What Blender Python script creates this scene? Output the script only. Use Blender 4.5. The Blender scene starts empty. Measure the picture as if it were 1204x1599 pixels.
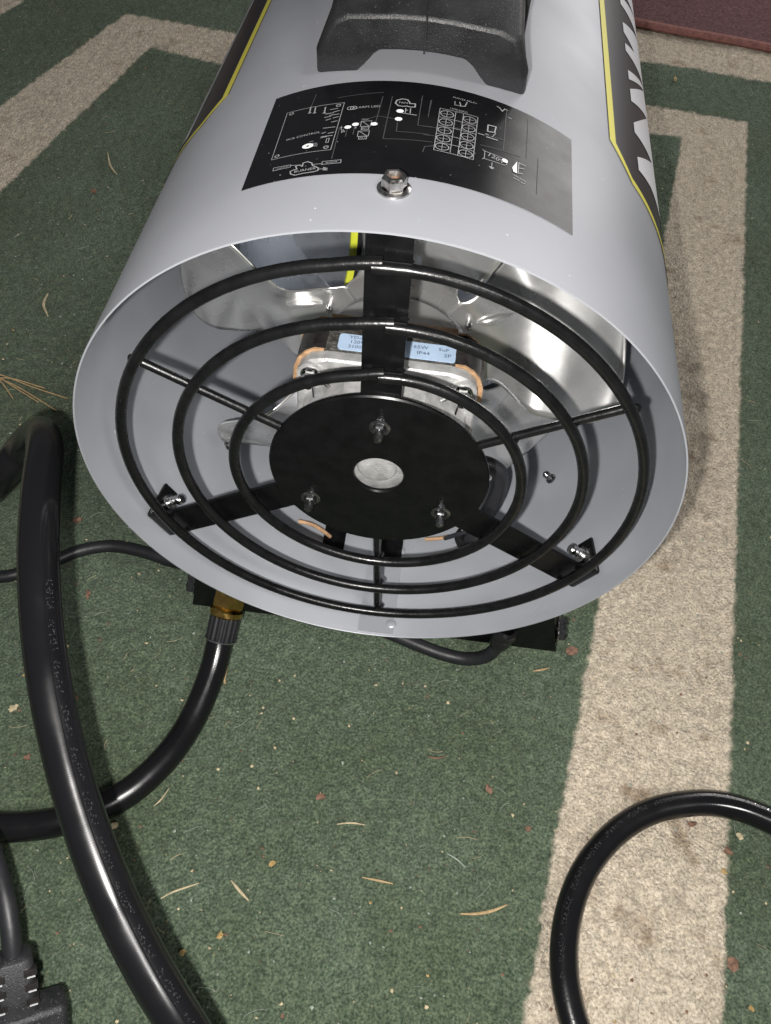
import bpy, math, random
import numpy as np
from mathutils import Vector, Matrix, Euler

PI = math.pi
S = bpy.context.scene
COL = S.collection
random.seed(7)
rng = np.random.default_rng(11)

# ------------------------------------------------------------------ camera
CAM = Vector((0.0162, -0.2240, 0.2821))
ROT = Euler((0.6453, -0.0538, 0.1176), 'XYZ')
FPX = 1344.0                                   # focal length in pixels of the 1204x1599 photograph
cd = bpy.data.cameras.new('camera')
cd.sensor_fit = 'VERTICAL'; cd.sensor_height = 36.0; cd.sensor_width = 27.1
cd.lens = 36.0 * FPX / 1599.0
cd.clip_start = 0.01; cd.clip_end = 60
cam = bpy.data.objects.new('camera', cd); COL.objects.link(cam)
cam.location = CAM; cam.rotation_euler = ROT
S.camera = cam
MR = ROT.to_matrix()

# ------------------------------------------------------------------ world, lamps, exposure
w = bpy.data.worlds.new('World'); S.world = w; w.use_nodes = True
w.node_tree.nodes['Background'].inputs[0].default_value = (0.92, 0.95, 1.0, 1)
w.node_tree.nodes['Background'].inputs[1].default_value = 0.10
S.view_settings.view_transform = 'Standard'; S.view_settings.look = 'None'
S.view_settings.exposure = 0.0; S.view_settings.gamma = 1.0

def lamp(name, kind, loc, energy, color, **kw):
    d = bpy.data.lights.new(name, kind); d.energy = energy; d.color = color
    for k, v in kw.items(): setattr(d, k, v)
    o = bpy.data.objects.new(name, d); COL.objects.link(o); o.location = loc
    return o
# the phone's flash, a little below and left of the lens
FL = CAM + MR @ Vector((-0.017, -0.012, 0.002))
lamp('flash_lamp', 'POINT', FL, 11, (1.0, 0.97, 0.93), shadow_soft_size=0.0035)
# the lit porch lamp up on the right, behind the heater
pl = lamp('porch_lamp', 'AREA', (1.05, 1.60, 0.68), 12, (1.0, 0.97, 0.94), shape='RECTANGLE', size=0.9, size_y=0.9)
pl.rotation_euler = (Vector((0.1, 0.2, -0.1)) - Vector((1.05, 1.60, 0.68))).to_track_quat('-Z', 'Y').to_euler()

# added fill light overhead, behind the photographer, not a lamp of the place
ol = lamp('overhead_fill', 'AREA', (.85, -1.0, 1.7), 16, (1.0, 0.98, 0.95), shape='DISK', size=.38)
ol.rotation_euler = (Vector((0, .3, -.2)) - Vector((.85, -1.0, 1.7))).to_track_quat('-Z', 'Y').to_euler()

# ------------------------------------------------------------------ geometry of the place
R = 0.125            # heater shell radius, its axis is the world Y axis, open end at y = 0
FLOOR = -0.200

def ray(px, py):
    return MR @ Vector(((px - 602) / FPX, -(py - 799.5) / FPX, -1.0))
def on_plane(px, py, axis, val):
    d = ray(px, py); return CAM + d * ((val - CAM[axis]) / d[axis])
def at_depth(px, py, dep):
    return CAM + ray(px, py) * dep
def on_cyl(px, py, r=R):
    d = ray(px, py)
    a = d.x**2 + d.z**2; b = 2*(CAM.x*d.x + CAM.z*d.z); c = CAM.x**2 + CAM.z**2 - r*r
    t = (-b - math.sqrt(max(0, b*b - 4*a*c))) / (2*a); q = CAM + d*t
    return math.atan2(q.x, q.z), q.y
def cylp(th, y, r): return Vector((r*math.sin(th), y, r*math.cos(th)))

# ------------------------------------------------------------------ materials
def mat(name, col=(.5,.5,.5), rough=.5, metal=0.0, spec=.5, noise=None, bump=None, coat=0.0, wear=None, emis=None):
    m = bpy.data.materials.new(name); m.use_nodes = True
    nt = m.node_tree; N = nt.nodes; L = nt.links
    b = N['Principled BSDF']
    b.inputs['Base Color'].default_value = (*col, 1)
    b.inputs['Roughness'].default_value = rough
    b.inputs['Metallic'].default_value = metal
    b.inputs['Specular IOR Level'].default_value = spec
    b.inputs['Coat Weight'].default_value = coat
    tc = N.new('ShaderNodeTexCoord')
    if noise:                                   # (scale, amount, rough_amount)
        n = N.new('ShaderNodeTexNoise'); n.inputs['Scale'].default_value = noise[0]; n.inputs['Detail'].default_value = 6
        L.new(tc.outputs['Object'], n.inputs['Vector'])
        mr = N.new('ShaderNodeMapRange'); mr.inputs['From Min'].default_value = .3; mr.inputs['From Max'].default_value = .7
        mr.inputs['To Min'].default_value = 1 - noise[1]; mr.inputs['To Max'].default_value = 1 + noise[1]
        L.new(n.outputs['Fac'], mr.inputs['Value'])
        mx = N.new('ShaderNodeMix'); mx.data_type = 'RGBA'; mx.blend_type = 'MULTIPLY'; mx.inputs[0].default_value = 1
        mx.inputs[6].default_value = (*col, 1); L.new(mr.outputs[0], mx.inputs[7])
        L.new(mx.outputs[2], b.inputs['Base Color'])
        if wear:                                # pale dust specks: (scale, threshold, colour)
            v = N.new('ShaderNodeTexNoise'); v.inputs['Scale'].default_value = wear[0]; v.inputs['Detail'].default_value = 2
            L.new(tc.outputs['Object'], v.inputs['Vector'])
            r2 = N.new('ShaderNodeMapRange'); r2.inputs['From Min'].default_value = wear[1]; r2.inputs['From Max'].default_value = wear[1] + .05
            L.new(v.outputs['Fac'], r2.inputs['Value'])
            m2 = N.new('ShaderNodeMix'); m2.data_type = 'RGBA'; L.new(r2.outputs[0], m2.inputs[0])
            L.new(mx.outputs[2], m2.inputs[6]); m2.inputs[7].default_value = (*wear[2], 1)
            L.new(m2.outputs[2], b.inputs['Base Color'])
        r3 = N.new('ShaderNodeMapRange'); r3.inputs['From Min'].default_value = .3; r3.inputs['From Max'].default_value = .7
        r3.inputs['To Min'].default_value = max(0.02, rough - noise[2]); r3.inputs['To Max'].default_value = min(1, rough + noise[2])
        L.new(n.outputs['Fac'], r3.inputs['Value']); L.new(r3.outputs[0], b.inputs['Roughness'])
    if bump:                                    # (scale, strength, distance)
        n = N.new('ShaderNodeTexNoise'); n.inputs['Scale'].default_value = bump[0]; n.inputs['Detail'].default_value = 3
        L.new(tc.outputs['Object'], n.inputs['Vector'])
        bp = N.new('ShaderNodeBump'); bp.inputs['Strength'].default_value = bump[1]; bp.inputs['Distance'].default_value = bump[2]
        L.new(n.outputs['Fac'], bp.inputs['Height']); L.new(bp.outputs['Normal'], b.inputs['Normal'])
    return m

M = {}
M['silver'] = mat('silver_paint', (.305,.313,.340), .46, .30, .5, (11, .05, .09), (1600, .10, .0003), wear=(420, .76, (.7,.7,.72)))
M['silver_in'] = mat('silver_paint_inside', (.345,.358,.39), .34, .30, .5, (14, .07, .08), (900, .06, .0003), wear=(300, .74, (.6,.6,.62)))
M['decal'] = mat('black_label_film', (.006,.006,.007), .27, 0, .17, (60, .3, .06), (500, .05, .0002), wear=(600, .745, (.35,.35,.36)))
M['band'] = mat('dark_graphic_film', (.016,.014,.020), .34, 0, .5)
M['yellow'] = mat('yellow_print', (.82,.74,.10), .35)
M['white'] = mat('white_print', (.80,.80,.83), .4)
M['print'] = mat('grey_white_print', (.30,.30,.31), .5)
M['printw'] = mat('solid_white_print', (.85,.85,.85), .5)
M['printd'] = mat('thin_grey_print', (.06,.06,.065), .5)
M['blacksteel'] = mat('black_enamelled_steel', (.004,.004,.0045), .27, 0, .22, (120, .3, .06), (700, .06, .0002), wear=(500, .80, (.2,.2,.2)))
M['wire'] = mat('black_wire_enamel', (.005,.005,.0055), .28, 0, .40, (160, .3, .05), (500, .25, .0004), wear=(700, .80, (.22,.22,.22)))
M['plastic'] = mat('black_grained_plastic', (.012,.0125,.0135), .46, 0, .5, (90, .35, .10), (1900, .55, .0004), wear=(1500, .655, (.055,.055,.058)))
M['zinc'] = mat('zinc_plated_steel', (.60,.60,.60), .22, 1.0, .5, (300, .2, .1))
M['blackscrew'] = mat('black_oxide_screw', (.14,.14,.145), .16, .9, .6, (400, .5, .08))
M['steelbolt'] = mat('stainless_bolt', (.47,.455,.44), .25, 1.0, .5, (350, .35, .15))
M['rust'] = mat('brown_rust', (.16,.09,.05), .7, .2, .4, (900, .6, .1), (900, .6, .0006))
M['blade'] = mat('polished_aluminium', (.70,.70,.69), .28, .86, .5, (30, .08, .07), (40, .10, .0006), wear=(420, .73, (.75,.75,.75)))
M['cast'] = mat('cast_aluminium', (.44,.44,.435), .55, .45, .5, (220, .18, .1), (900, .5, .0006))
M['lam'] = mat('laminated_iron', (.10,.098,.09), .45, .5, .5, (500, .6, .15), (900, .7, .0008), wear=(800, .64, (.28,.25,.20)))
M['copper'] = mat('orange_winding_varnish', (.44,.27,.15), .45, .1, .5, (260, .3, .1), (700, .4, .0006))
M['tape'] = mat('black_winding_cover', (.02,.018,.018), .3, 0, .5, (150, .4, .1))
M['plate'] = mat('pale_blue_label_paper', (.36,.47,.62), .4, 0, .5, (120, .08, .05))
M['ink'] = mat('dark_blue_ink', (.03,.04,.08), .5)
M['rubber'] = mat('black_rubber', (.012,.012,.013), .33, 0, .5, (60, .3, .06), (400, .15, .0006))
M['cord'] = mat('black_pvc_cord', (.014,.0145,.017), .45, 0, .5, (80, .25, .06), (300, .2, .0006))
M['plug'] = mat('grey_black_plug_rubber', (.018,.0185,.021), .5, 0, .6, (120, .3, .1), (1500, .7, .0004), wear=(1300, .64, (.12,.12,.13)))
M['tick'] = mat('pale_rubber_edge', (.55,.55,.56), .5)  # pale line at the edge of each plug slot
M['marks'] = mat('worn_moulded_rubber', (.05,.05,.052), .18)
M['brass'] = mat('brass', (.70,.46,.13), .20, 1.0, .5, (200, .2, .08))
M['galv'] = mat('galvanised_sheet', (.62,.66,.72), .30, .9, .5, (60, .15, .1))
M['ygwire'] = mat('yellow_green_wire', (.62,.66,.05), .4)
M['needle'] = mat('dry_pine_needle', (.42,.30,.16), .6, 0, .3, (300, .25, .05))
M['straw'] = mat('pale_dry_straw', (.50,.42,.27), .6, 0, .3, (300, .25, .05))
M['leaf'] = mat('brown_leaf_bit', (.19,.11,.075), .7, 0, .3, (400, .4, .05))
M['leafy'] = mat('orange_leaf_bit', (.42,.29,.12), .6, 0, .3, (400, .3, .05))
M['fluff'] = mat('grey_lint', (.32,.36,.31), .8, 0, .2)

# hose rubber: fine cross ribs follow the UVs
def hose_mat(name, col, rough, ribs, strength):
    m = mat(name, col, rough, 0, .5)
    nt = m.node_tree; N = nt.nodes; L = nt.links; b = N['Principled BSDF']
    uv = N.new('ShaderNodeUVMap'); sep = N.new('ShaderNodeSeparateXYZ'); L.new(uv.outputs[0], sep.inputs[0])
    mul = N.new('ShaderNodeMath'); mul.operation = 'MULTIPLY'; mul.inputs[1].default_value = ribs; L.new(sep.outputs[0], mul.inputs[0])
    sn = N.new('ShaderNodeMath'); sn.operation = 'SINE'; L.new(mul.outputs[0], sn.inputs[0])
    tc = N.new('ShaderNodeTexCoord'); no = N.new('ShaderNodeTexNoise'); no.inputs['Scale'].default_value = 260; no.inputs['Detail'].default_value = 4
    L.new(tc.outputs['Object'], no.inputs['Vector'])
    ad = N.new('ShaderNodeMath'); ad.operation = 'MULTIPLY_ADD'; L.new(no.outputs['Fac'], ad.inputs[0]); ad.inputs[1].default_value = 1.6; L.new(sn.outputs[0], ad.inputs[2])
    bp = N.new('ShaderNodeBump'); bp.inputs['Strength'].default_value = strength; bp.inputs['Distance'].default_value = .0002
    L.new(ad.outputs[0], bp.inputs['Height']); L.new(bp.outputs[0], b.inputs['Normal'])
    n2 = N.new('ShaderNodeTexNoise'); n2.inputs['Scale'].default_value = 45; n2.inputs['Detail'].default_value = 5; L.new(tc.outputs['Object'], n2.inputs['Vector'])
    mr = N.new('ShaderNodeMapRange'); mr.inputs[1].default_value = .3; mr.inputs[2].default_value = .7; mr.inputs[3].default_value = rough - .08; mr.inputs[4].default_value = rough + .12
    L.new(n2.outputs['Fac'], mr.inputs[0]); L.new(mr.outputs[0], b.inputs['Roughness'])
    return m
M['hose'] = hose_mat('black_hose_rubber', (.006,.006,.007), .21, 2*PI/.0009, .010)

# ------------------------------------------------------------------ mesh helpers
class MB:
    def __init__(s): s.v = []; s.f = []; s.uv = None
    def add(s, vs, fs):
        o = len(s.v); s.v += [tuple(v) for v in vs]; s.f += [tuple(i + o for i in f) for f in fs]; return s
    def box(s, lo, hi, bev=0.0, mtx=None):
        x0,y0,z0 = lo; x1,y1,z1 = hi
        if bev <= 0:
            vs = [(x0,y0,z0),(x1,y0,z0),(x1,y1,z0),(x0,y1,z0),(x0,y0,z1),(x1,y0,z1),(x1,y1,z1),(x0,y1,z1)]
            fs = [(0,3,2,1),(4,5,6,7),(0,1,5,4),(1,2,6,5),(2,3,7,6),(3,0,4,7)]
        else:
            import bmesh
            bm = bmesh.new(); bmesh.ops.create_cube(bm, size=1)
            for v in bm.verts:
                v.co = Vector(((x0+x1)/2 + v.co.x*(x1-x0), (y0+y1)/2 + v.co.y*(y1-y0), (z0+z1)/2 + v.co.z*(z1-z0)))
            bmesh.ops.bevel(bm, geom=bm.edges[:], offset=bev, segments=2, affect='EDGES', profile=.5)
            vs = [v.co.copy() for v in bm.verts]; fs = [[v.index for v in f.verts] for f in bm.faces]; bm.free()
        if mtx: vs = [mtx @ Vector(v) for v in vs]
        return s.add(vs, fs)
    def prism(s, pts, y0, y1, mtx=None, bev=0.0):
        """outline pts (x,z) extruded along y, optional small bevel towards y0"""
        n = len(pts)
        rows = [(y0, 1)] if bev == 0 else [(y0, 1 - bev), (y0 + bev*.03, 1)]
        rows.append((y1, 1))
        vs = [(p[0]*k, y, p[1]*k) for y, k in rows for p in pts]
        fs = [tuple(range(n))[::-1], tuple(range(n*(len(rows)-1), n*len(rows)))]
        for r in range(len(rows)-1):
            fs += [(r*n+i, r*n+(i+1) % n, (r+1)*n+(i+1) % n, (r+1)*n+i) for i in range(n)]
        if mtx: vs = [mtx @ Vector(v) for v in vs]
        return s.add(vs, fs)
    def lathe(s, prof, seg=48, mtx=None, cap=False, closed=False):
        """prof (r, h): revolve round local Z"""
        vs = []; fs = []; n = len(prof)
        for r, h in prof:
            for k in range(seg):
                a = 2*PI*k/seg; vs.append((r*math.cos(a), r*math.sin(a), h))
        for i in range(n if closed else n-1):
            j = (i+1) % n
            for k in range(seg):
                fs.append((i*seg+k, i*seg+(k+1) % seg, j*seg+(k+1) % seg, j*seg+k))
        if cap: fs.append(tuple(range(seg))[::-1]); fs.append(tuple(range((n-1)*seg, n*seg)))
        if mtx: vs = [mtx @ Vector(v) for v in vs]
        return s.add(vs, fs)
    def tube(s, pts, rad, seg=12, cap=True, closed=False, uv=False):
        pts = [Vector(p) for p in pts]; n = len(pts)
        rads = rad if isinstance(rad, (list, tuple)) else [rad]*n
        T = []
        for i in range(n):
            a = pts[(i-1) % n] if (closed or i > 0) else pts[i]; b = pts[(i+1) % n] if (closed or i < n-1) else pts[i]
            T.append((b - a).normalized())
        up = Vector((0,0,1)) if abs(T[0].z) < .9 else Vector((1,0,0))
        nrm = (up - T[0]*up.dot(T[0])).normalized()
        vs = []; fs = []; frames = []
        for i in range(n):
            nrm = (nrm - T[i]*nrm.dot(T[i])).normalized(); bi = T[i].cross(nrm); frames.append((nrm.copy(), bi.copy()))
            for k in range(seg):
                a = 2*PI*k/seg; vs.append(pts[i] + (nrm*math.cos(a) + bi*math.sin(a))*rads[i])
        m = n if closed else n-1
        for i in range(m):
            j = (i+1) % n
            for k in range(seg): fs.append((i*seg+k, i*seg+(k+1) % seg, j*seg+(k+1) % seg, j*seg+k))
        if cap and not closed: fs.append(tuple(range(seg))[::-1]); fs.append(tuple(range((n-1)*seg, n*seg)))
        s.frames = frames; s.T = T
        if uv:
            arc = [0]
            for i in range(1, n): arc.append(arc[-1] + (pts[i]-pts[i-1]).length)
            s.uv = [(arc[i], k/seg) for i in range(n) for k in range(seg)]
        return s.add(vs, fs)
    def mesh(s, name, m, smooth=True, angle=35):
        me = bpy.data.meshes.new(name); me.from_pydata(s.v, [], s.f); me.materials.append(m)
        if smooth:
            me.shade_smooth()
            me.set_sharp_from_angle(angle=math.radians(angle))
        if s.uv and len(s.uv) == len(s.v):
            u = me.uv_layers.new(name='UVMap')
            for lp in me.loops: u.data[lp.index].uv = s.uv[lp.vertex_index]
        me.update(); return me
    def build(s, name, m, parent=None, smooth=True, angle=35, label=None):
        me = s.mesh(name, m, smooth, angle)
        o = bpy.data.objects.new(name, me); COL.objects.link(o); attach(o, parent)
        if label: o['label'] = label
        return o
def world_loc(p):
    v = Vector((0,0,0))
    while p is not None: v += p.location + p.matrix_parent_inverse.translation; p = p.parent
    return v
def attach(o, parent):
    if parent is not None:
        o.parent = parent; o.matrix_parent_inverse = Matrix.Translation(-world_loc(parent))
def thing(name, label, cat, loc, group=None):
    o = bpy.data.objects.new(name, None); COL.objects.link(o); o.location = loc; o.empty_display_size = .03
    o['label'] = label; o['category'] = cat
    if group: o['group'] = group
    return o
def tag(o, label, cat, group=None):
    o['label'] = label; o['category'] = cat
    if group: o['group'] = group
    return o
def frame(loc, z, x=None):
    z = Vector(z).normalized(); x = Vector(x or (1,0,0)); x = (x - z*x.dot(z))
    if x.length < 1e-4: x = Vector((0,1,0)) - z*z.y
    x.normalize(); y = z.cross(x)
    return Matrix(((x.x,y.x,z.x,loc[0]),(x.y,y.y,z.y,loc[1]),(x.z,y.z,z.z,loc[2]),(0,0,0,1)))
def spline(P, n=10):
    P = [Vector(p) for p in P]; out = []
    Q = [P[0]*2 - P[1]] + P + [P[-1]*2 - P[-2]]
    for i in range(1, len(Q)-2):
        a, b, c, d = Q[i-1:i+3]
        for k in range(n):
            t = k/n
            out.append(.5*((2*b) + (c-a)*t + (2*a-5*b+4*c-d)*t*t + (3*b-a-3*c+d)*t**3))
    out.append(P[-1]); return out
def hexbolt(name, loc, nz, r, h, m, parent, flange=1.35, cross=True, xdir=None, dome=False, cup=None):
    """flanged hexagon head with a cross recess or a hollow cup on top"""
    F = frame(loc, nz, xdir); b = MB()
    b.lathe([(0, 0), (r*flange, 0), (r*flange, h*.12), (r*flange*.9, h*.2), (r*.98, h*.24)], 32, F)
    hx = [(r*math.cos(PI/3*k), r*math.sin(PI/3*k)) for k in range(6)]
    vs = [(x, y, h*.2) for x, y in hx] + [(x, y, h*.82) for x, y in hx] + [(x*.86, y*.86, h) for x, y in hx] + [(x*.62, y*.62, h) for x, y in hx] + [(x*.52, y*.52, h*.55) for x, y in hx]
    fs = []
    for q in range(4): fs += [(q*6+i, q*6+(i+1) % 6, (q+1)*6+(i+1) % 6, (q+1)*6+i) for i in range(6)]
    fs.append(tuple(range(24, 30)))
    b.add([F @ Vector(v) for v in vs], fs)
    if cross:
        for a in (0, PI/2):
            Fa = F @ Matrix.Rotation(a + .3, 4, 'Z'); b.box((-r*.48, -r*.09, h*.5), (r*.48, r*.09, h*.93), 0, Fa)
    o = b.build(name, m, parent, angle=25)
    if cup: 
        MB().lathe([(0, h*.62), (r*.54, h*.62), (r*.60, h*.9)], 20, F).build('rusty_recess', cup, o)
    return o

# ================================================================== THE SETTING: carpets
def fp(px, py): q = on_plane(px, py, 2, FLOOR); return np.array([q.x, q.y])
def lerp(a, b, t): return a + (b-a)*t
# right-hand cream band, its two long edges and its far edge
R0, R2 = fp(1168,190), fp(1130,1599); L0, L2 = fp(928,985), fp(818,1599); T0 = fp(1010,166)
rx = lerp(R0, R2, 1.6); lx = lerp(L0, L2, 1.9)
topdir = (T0 - R0)/np.linalg.norm(T0 - R0)
A0, A1, D1, D2, c0, d0 = fp(196,20), fp(366,46), fp(235,72), fp(342,98), fp(0,165), fp(0,298)
def line_int(p, d, q, e):
    t = np.linalg.solve(np.array([d, -e]).T, q - p); return p + d*t[0]
ldir = (L0 - L2)/np.linalg.norm(L0 - L2)
Tl = line_int(R0, topdir, L0, ldir)
poly_right = [R0, rx, lx, Tl]
far = lerp(A0, A1, 2.9); near = lerp(D1, D2, 3.6)
poly_top = [A0, R0, fp(1164,222), near, D1]
poly_diag = [A0, D1, lerp(D1, d0, 3.2), lerp(A0, c0, 3.2)]
poly_corner = [fp(36,0), lerp(fp(36,0), fp(0,22), 14), lerp(fp(36,0), fp(0,22), 14) + np.array([-.13,.03]), fp(36,0)+np.array([-.02,.2])]
E0, E1 = fp(990,92), fp(1204,126)
poly_edge = [lerp(E0,E1,-6), lerp(E0,E1,6), lerp(E0,E1,6)+np.array([.03,.22]), lerp(E0,E1,-6)+np.array([.03,.22])]
poly_inset = [fp(1040,226), fp(1034,284), fp(940,284), fp(940,218)]
def inpoly(X, Y, poly):
    ins = np.zeros(X.shape, bool); n = len(poly); j = n-1
    for i in range(n):
        xi, yi = poly[i]; xj, yj = poly[j]
        c = ((yi > Y) != (yj > Y)) & (X < (xj-xi)*(Y-yi)/(yj-yi+1e-12) + xi); ins ^= c; j = i
    return ins
def vnoise(X, Y, s, seed=0):
    r = np.random.default_rng(seed).random((256,256)); u = X*s + 1000; v = Y*s + 1000
    i = np.floor(u).astype(int); j = np.floor(v).astype(int); a = u-i; b = v-j; a = a*a*(3-2*a); b = b*b*(3-2*b)
    g = lambda p, q: r[p % 256, q % 256]
    return g(i,j)*(1-a)*(1-b) + g(i+1,j)*a*(1-b) + g(i,j+1)*(1-a)*b + g(i+1,j+1)*a*b
def cream1(X, Y):
    jx = X + (vnoise(X, Y, 420, 1)-.5)*.0022 + (vnoise(X, Y, 110, 3)-.5)*.0018; jy = Y + (vnoise(X, Y, 420, 2)-.5)*.0022
    m = np.zeros(X.shape, bool)
    for p in (poly_right, poly_top, poly_diag, poly_corner, poly_edge): m |= inpoly(jx, jy, p)
    m &= ~inpoly(jx, jy, poly_inset)
    return m.astype(float)
def cream(X, Y):
    h = .0006
    return (cream1(X-h, Y-h) + cream1(X+h, Y-h) + cream1(X-h, Y+h) + cream1(X+h, Y+h))/4

def carpet_mat(name, fibre=False):
    m = bpy.data.materials.new(name); m.use_nodes = True; nt = m.node_tree; N = nt.nodes; L = nt.links; b = N['Principled BSDF']
    b.inputs['Roughness'].default_value = .95; b.inputs['Specular IOR Level'].default_value = .12
    b.inputs['Sheen Weight'].default_value = .12; b.inputs['Sheen Roughness'].default_value = .5
    at = N.new('ShaderNodeAttribute'); at.attribute_name = 'cream'
    tc = N.new('ShaderNodeTexCoord')
    def ramp(scale, det, c0, c1, lo=.35, hi=.65, rough=.6):
        n = N.new('ShaderNodeTexNoise'); n.inputs['Scale'].default_value = scale; n.inputs['Detail'].default_value = det; n.inputs['Roughness'].default_value = rough
        L.new(tc.outputs['Object'], n.inputs['Vector'])
        r = N.new('ShaderNodeValToRGB'); r.color_ramp.elements[0].position = lo; r.color_ramp.elements[1].position = hi
        r.color_ramp.elements[0].color = (*c0, 1); r.color_ramp.elements[1].color = (*c1, 1); L.new(n.outputs['Fac'], r.inputs[0]); return r, n
    g, _ = ramp(700, 4, (.040,.066,.043), (.162,.204,.142))
    c, _ = ramp(620, 4, (.33,.28,.215), (.70,.61,.485), .30, .60)
    cs, _ = ramp(34, 6, (.62,.56,.50), (1,1,1), .30, .42)          # walked-in dirt on the pale wool
    gs, _ = ramp(9, 5, (.86,.86,.76), (1.06,1.06,1.04), .38, .62)
    tf, _ = ramp(190, 3, (.80,.80,.80), (1.12,1.12,1.12), .36, .62)
    def mul(a, bb):
        x = N.new('ShaderNodeMix'); x.data_type = 'RGBA'; x.blend_type = 'MULTIPLY'; x.inputs[0].default_value = 1
        L.new(a, x.inputs[6]); L.new(bb, x.inputs[7]); return x.outputs[2]
    gg = mul(mul(g.outputs[0], gs.outputs[0]), tf.outputs[0]); cc = mul(mul(c.outputs[0], cs.outputs[0]), tf.outputs[0])
    x = N.new('ShaderNodeMix'); x.data_type = 'RGBA'; L.new(at.outputs['Fac'], x.inputs[0]); L.new(gg, x.inputs[6]); L.new(cc, x.inputs[7])
    sa = N.new('ShaderNodeAttribute'); sa.attribute_name = 'brown_spots'
    sx_ = N.new('ShaderNodeMix'); sx_.data_type = 'RGBA'; L.new(sa.outputs['Fac'], sx_.inputs[0]); L.new(x.outputs[2], sx_.inputs[6]); sx_.inputs[7].default_value = (.085,.060,.050,1)
    L.new(sx_.outputs[2], b.inputs['Base Color'])
    if not fibre:
        n1 = N.new('ShaderNodeTexNoise'); n1.inputs['Scale'].default_value = 800; n1.inputs['Detail'].default_value = 5; L.new(tc.outputs['Object'], n1.inputs['Vector'])
        vo = N.new('ShaderNodeTexVoronoi'); vo.inputs['Scale'].default_value = 520; L.new(tc.outputs['Object'], vo.inputs['Vector'])
        ad = N.new('ShaderNodeMath'); ad.operation = 'SUBTRACT'; L.new(n1.outputs['Fac'], ad.inputs[0]); L.new(vo.outputs['Distance'], ad.inputs[1])
        bp = N.new('ShaderNodeBump'); bp.inputs['Strength'].default_value = .9; bp.inputs['Distance'].default_value = .0016
        L.new(ad.outputs[0], bp.inputs['Height']); L.new(bp.outputs[0], b.inputs['Normal'])
    return m

xs = np.concatenate([np.linspace(-3, -.62, 16)[:-1], np.arange(-.62, .56, .0018), np.linspace(.56, 3, 16)[1:]])
ys = np.concatenate([np.linspace(-1.5, -.235, 10)[:-1], np.arange(-.235, .5, .0018), np.arange(.5, 1.3, .0045), np.linspace(1.3, 4, 14)[1:]])
X, Y = np.meshgrid(xs, ys)
Zc = FLOOR - .0012 + (vnoise(X,Y,420,5)-.5)*.0016 + (vnoise(X,Y,170,6)-.5)*.0016 + (vnoise(X,Y,14,8)-.5)*.0022
nx, ny = len(xs), len(ys)
me = bpy.data.meshes.new('carpet'); me.vertices.add(nx*ny)
me.vertices.foreach_set('co', np.stack([X.ravel(), Y.ravel(), Zc.ravel()], 1).astype(np.float32).ravel())
ii = (np.arange(ny-1)[:,None]*nx + np.arange(nx-1)[None,:]).ravel()
quads = np.stack([ii, ii+1, ii+1+nx, ii+nx], 1).astype(np.int32)
me.loops.add(quads.size); me.loops.foreach_set('vertex_index', quads.ravel())
me.polygons.add(len(quads)); me.polygons.foreach_set('loop_start', np.arange(0, quads.size, 4, dtype=np.int32))
me.update(calc_edges=True); me.validate()
me.attributes.new('cream', 'FLOAT', 'POINT').data.foreach_set('value', cream(X, Y).ravel().astype(np.float32))
def brown_spots(X, Y):  # carpet stains, plus a row of brown spots along the right of the rim
    v = np.zeros(X.shape)
    for px_, py_, r_, k_ in ((1086,618,.012,.85),(1090,626,.007,.9),(1074,568,.010,.8),(1096,690,.010,.45),(1098,740,.009,.5),(1088,790,.008,.45),(1075,830,.007,.45),(1055,870,.006,.4),(1056,905,.005,.3),(1120,1110,.006,.3),(140,170,.010,.45),(90,150,.008,.4),(60,175,.012,.4),(30,225,.006,.4),(252,72,.008,.6),(1060,1410,.004,.5),(975,1435,.0045,.5)):
        q = fp(px_, py_); d = np.hypot(X-q[0], Y-q[1])/r_ + (vnoise(X, Y, 230, 21)-.5)*1.5
        v = np.maximum(v, .55*k_*np.clip(1.2-d*.8, 0, 1))
    return v
me.attributes.new('brown_spots', 'FLOAT', 'POINT').data.foreach_set('value', brown_spots(X, Y).ravel().astype(np.float32))
me.materials.append(carpet_mat('green_and_cream_carpet_wool')); me.shade_smooth()
ground = bpy.data.objects.new('carpet', me); COL.objects.link(ground); ground['kind'] = 'structure'

# carpet pile: short bent wool fibres, one object
NF = 330000
fx = rng.uniform(-.60, .52, NF); fy = -.235 + 1.25*rng.random(NF)**1.35
hh = rng.uniform(.0011, .0030, NF); ang = rng.uniform(0, 2*PI, NF); ln = rng.uniform(.0004, .0026, NF); wd = rng.uniform(.00012, .00030, NF)
base = np.stack([fx, fy, np.full(NF, FLOOR-.0012)], 1)
side = np.stack([-np.sin(ang), np.cos(ang), np.zeros(NF)], 1)*wd[:,None]
fwd = np.stack([np.cos(ang), np.sin(ang), np.zeros(NF)], 1)*ln[:,None]
tip = base + fwd; tip[:,2] += hh
V = np.stack([base-side, base+side, tip], 1).reshape(-1,3).astype(np.float32)
me = bpy.data.meshes.new('carpet_pile'); me.vertices.add(NF*3); me.vertices.foreach_set('co', V.ravel())
me.loops.add(NF*3); me.loops.foreach_set('vertex_index', np.arange(NF*3, dtype=np.int32))
me.polygons.add(NF); me.polygons.foreach_set('loop_start', np.arange(0, NF*3, 3, dtype=np.int32)); me.update(calc_edges=True)
cm = np.repeat(cream(fx, fy), 3).astype(np.float32)
me.attributes.new('cream', 'FLOAT', 'POINT').data.foreach_set('value', cm)
me.attributes.new('brown_spots', 'FLOAT', 'POINT').data.foreach_set('value', np.repeat(brown_spots(fx, fy), 3).astype(np.float32))
me.materials.append(carpet_mat('carpet_wool_fibre', True))
pile = bpy.data.objects.new('carpet_pile', me); COL.objects.link(pile); tag(pile, 'short fuzzy wool pile covering the green and cream carpet', 'carpet pile'); pile['kind'] = 'stuff'

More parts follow.
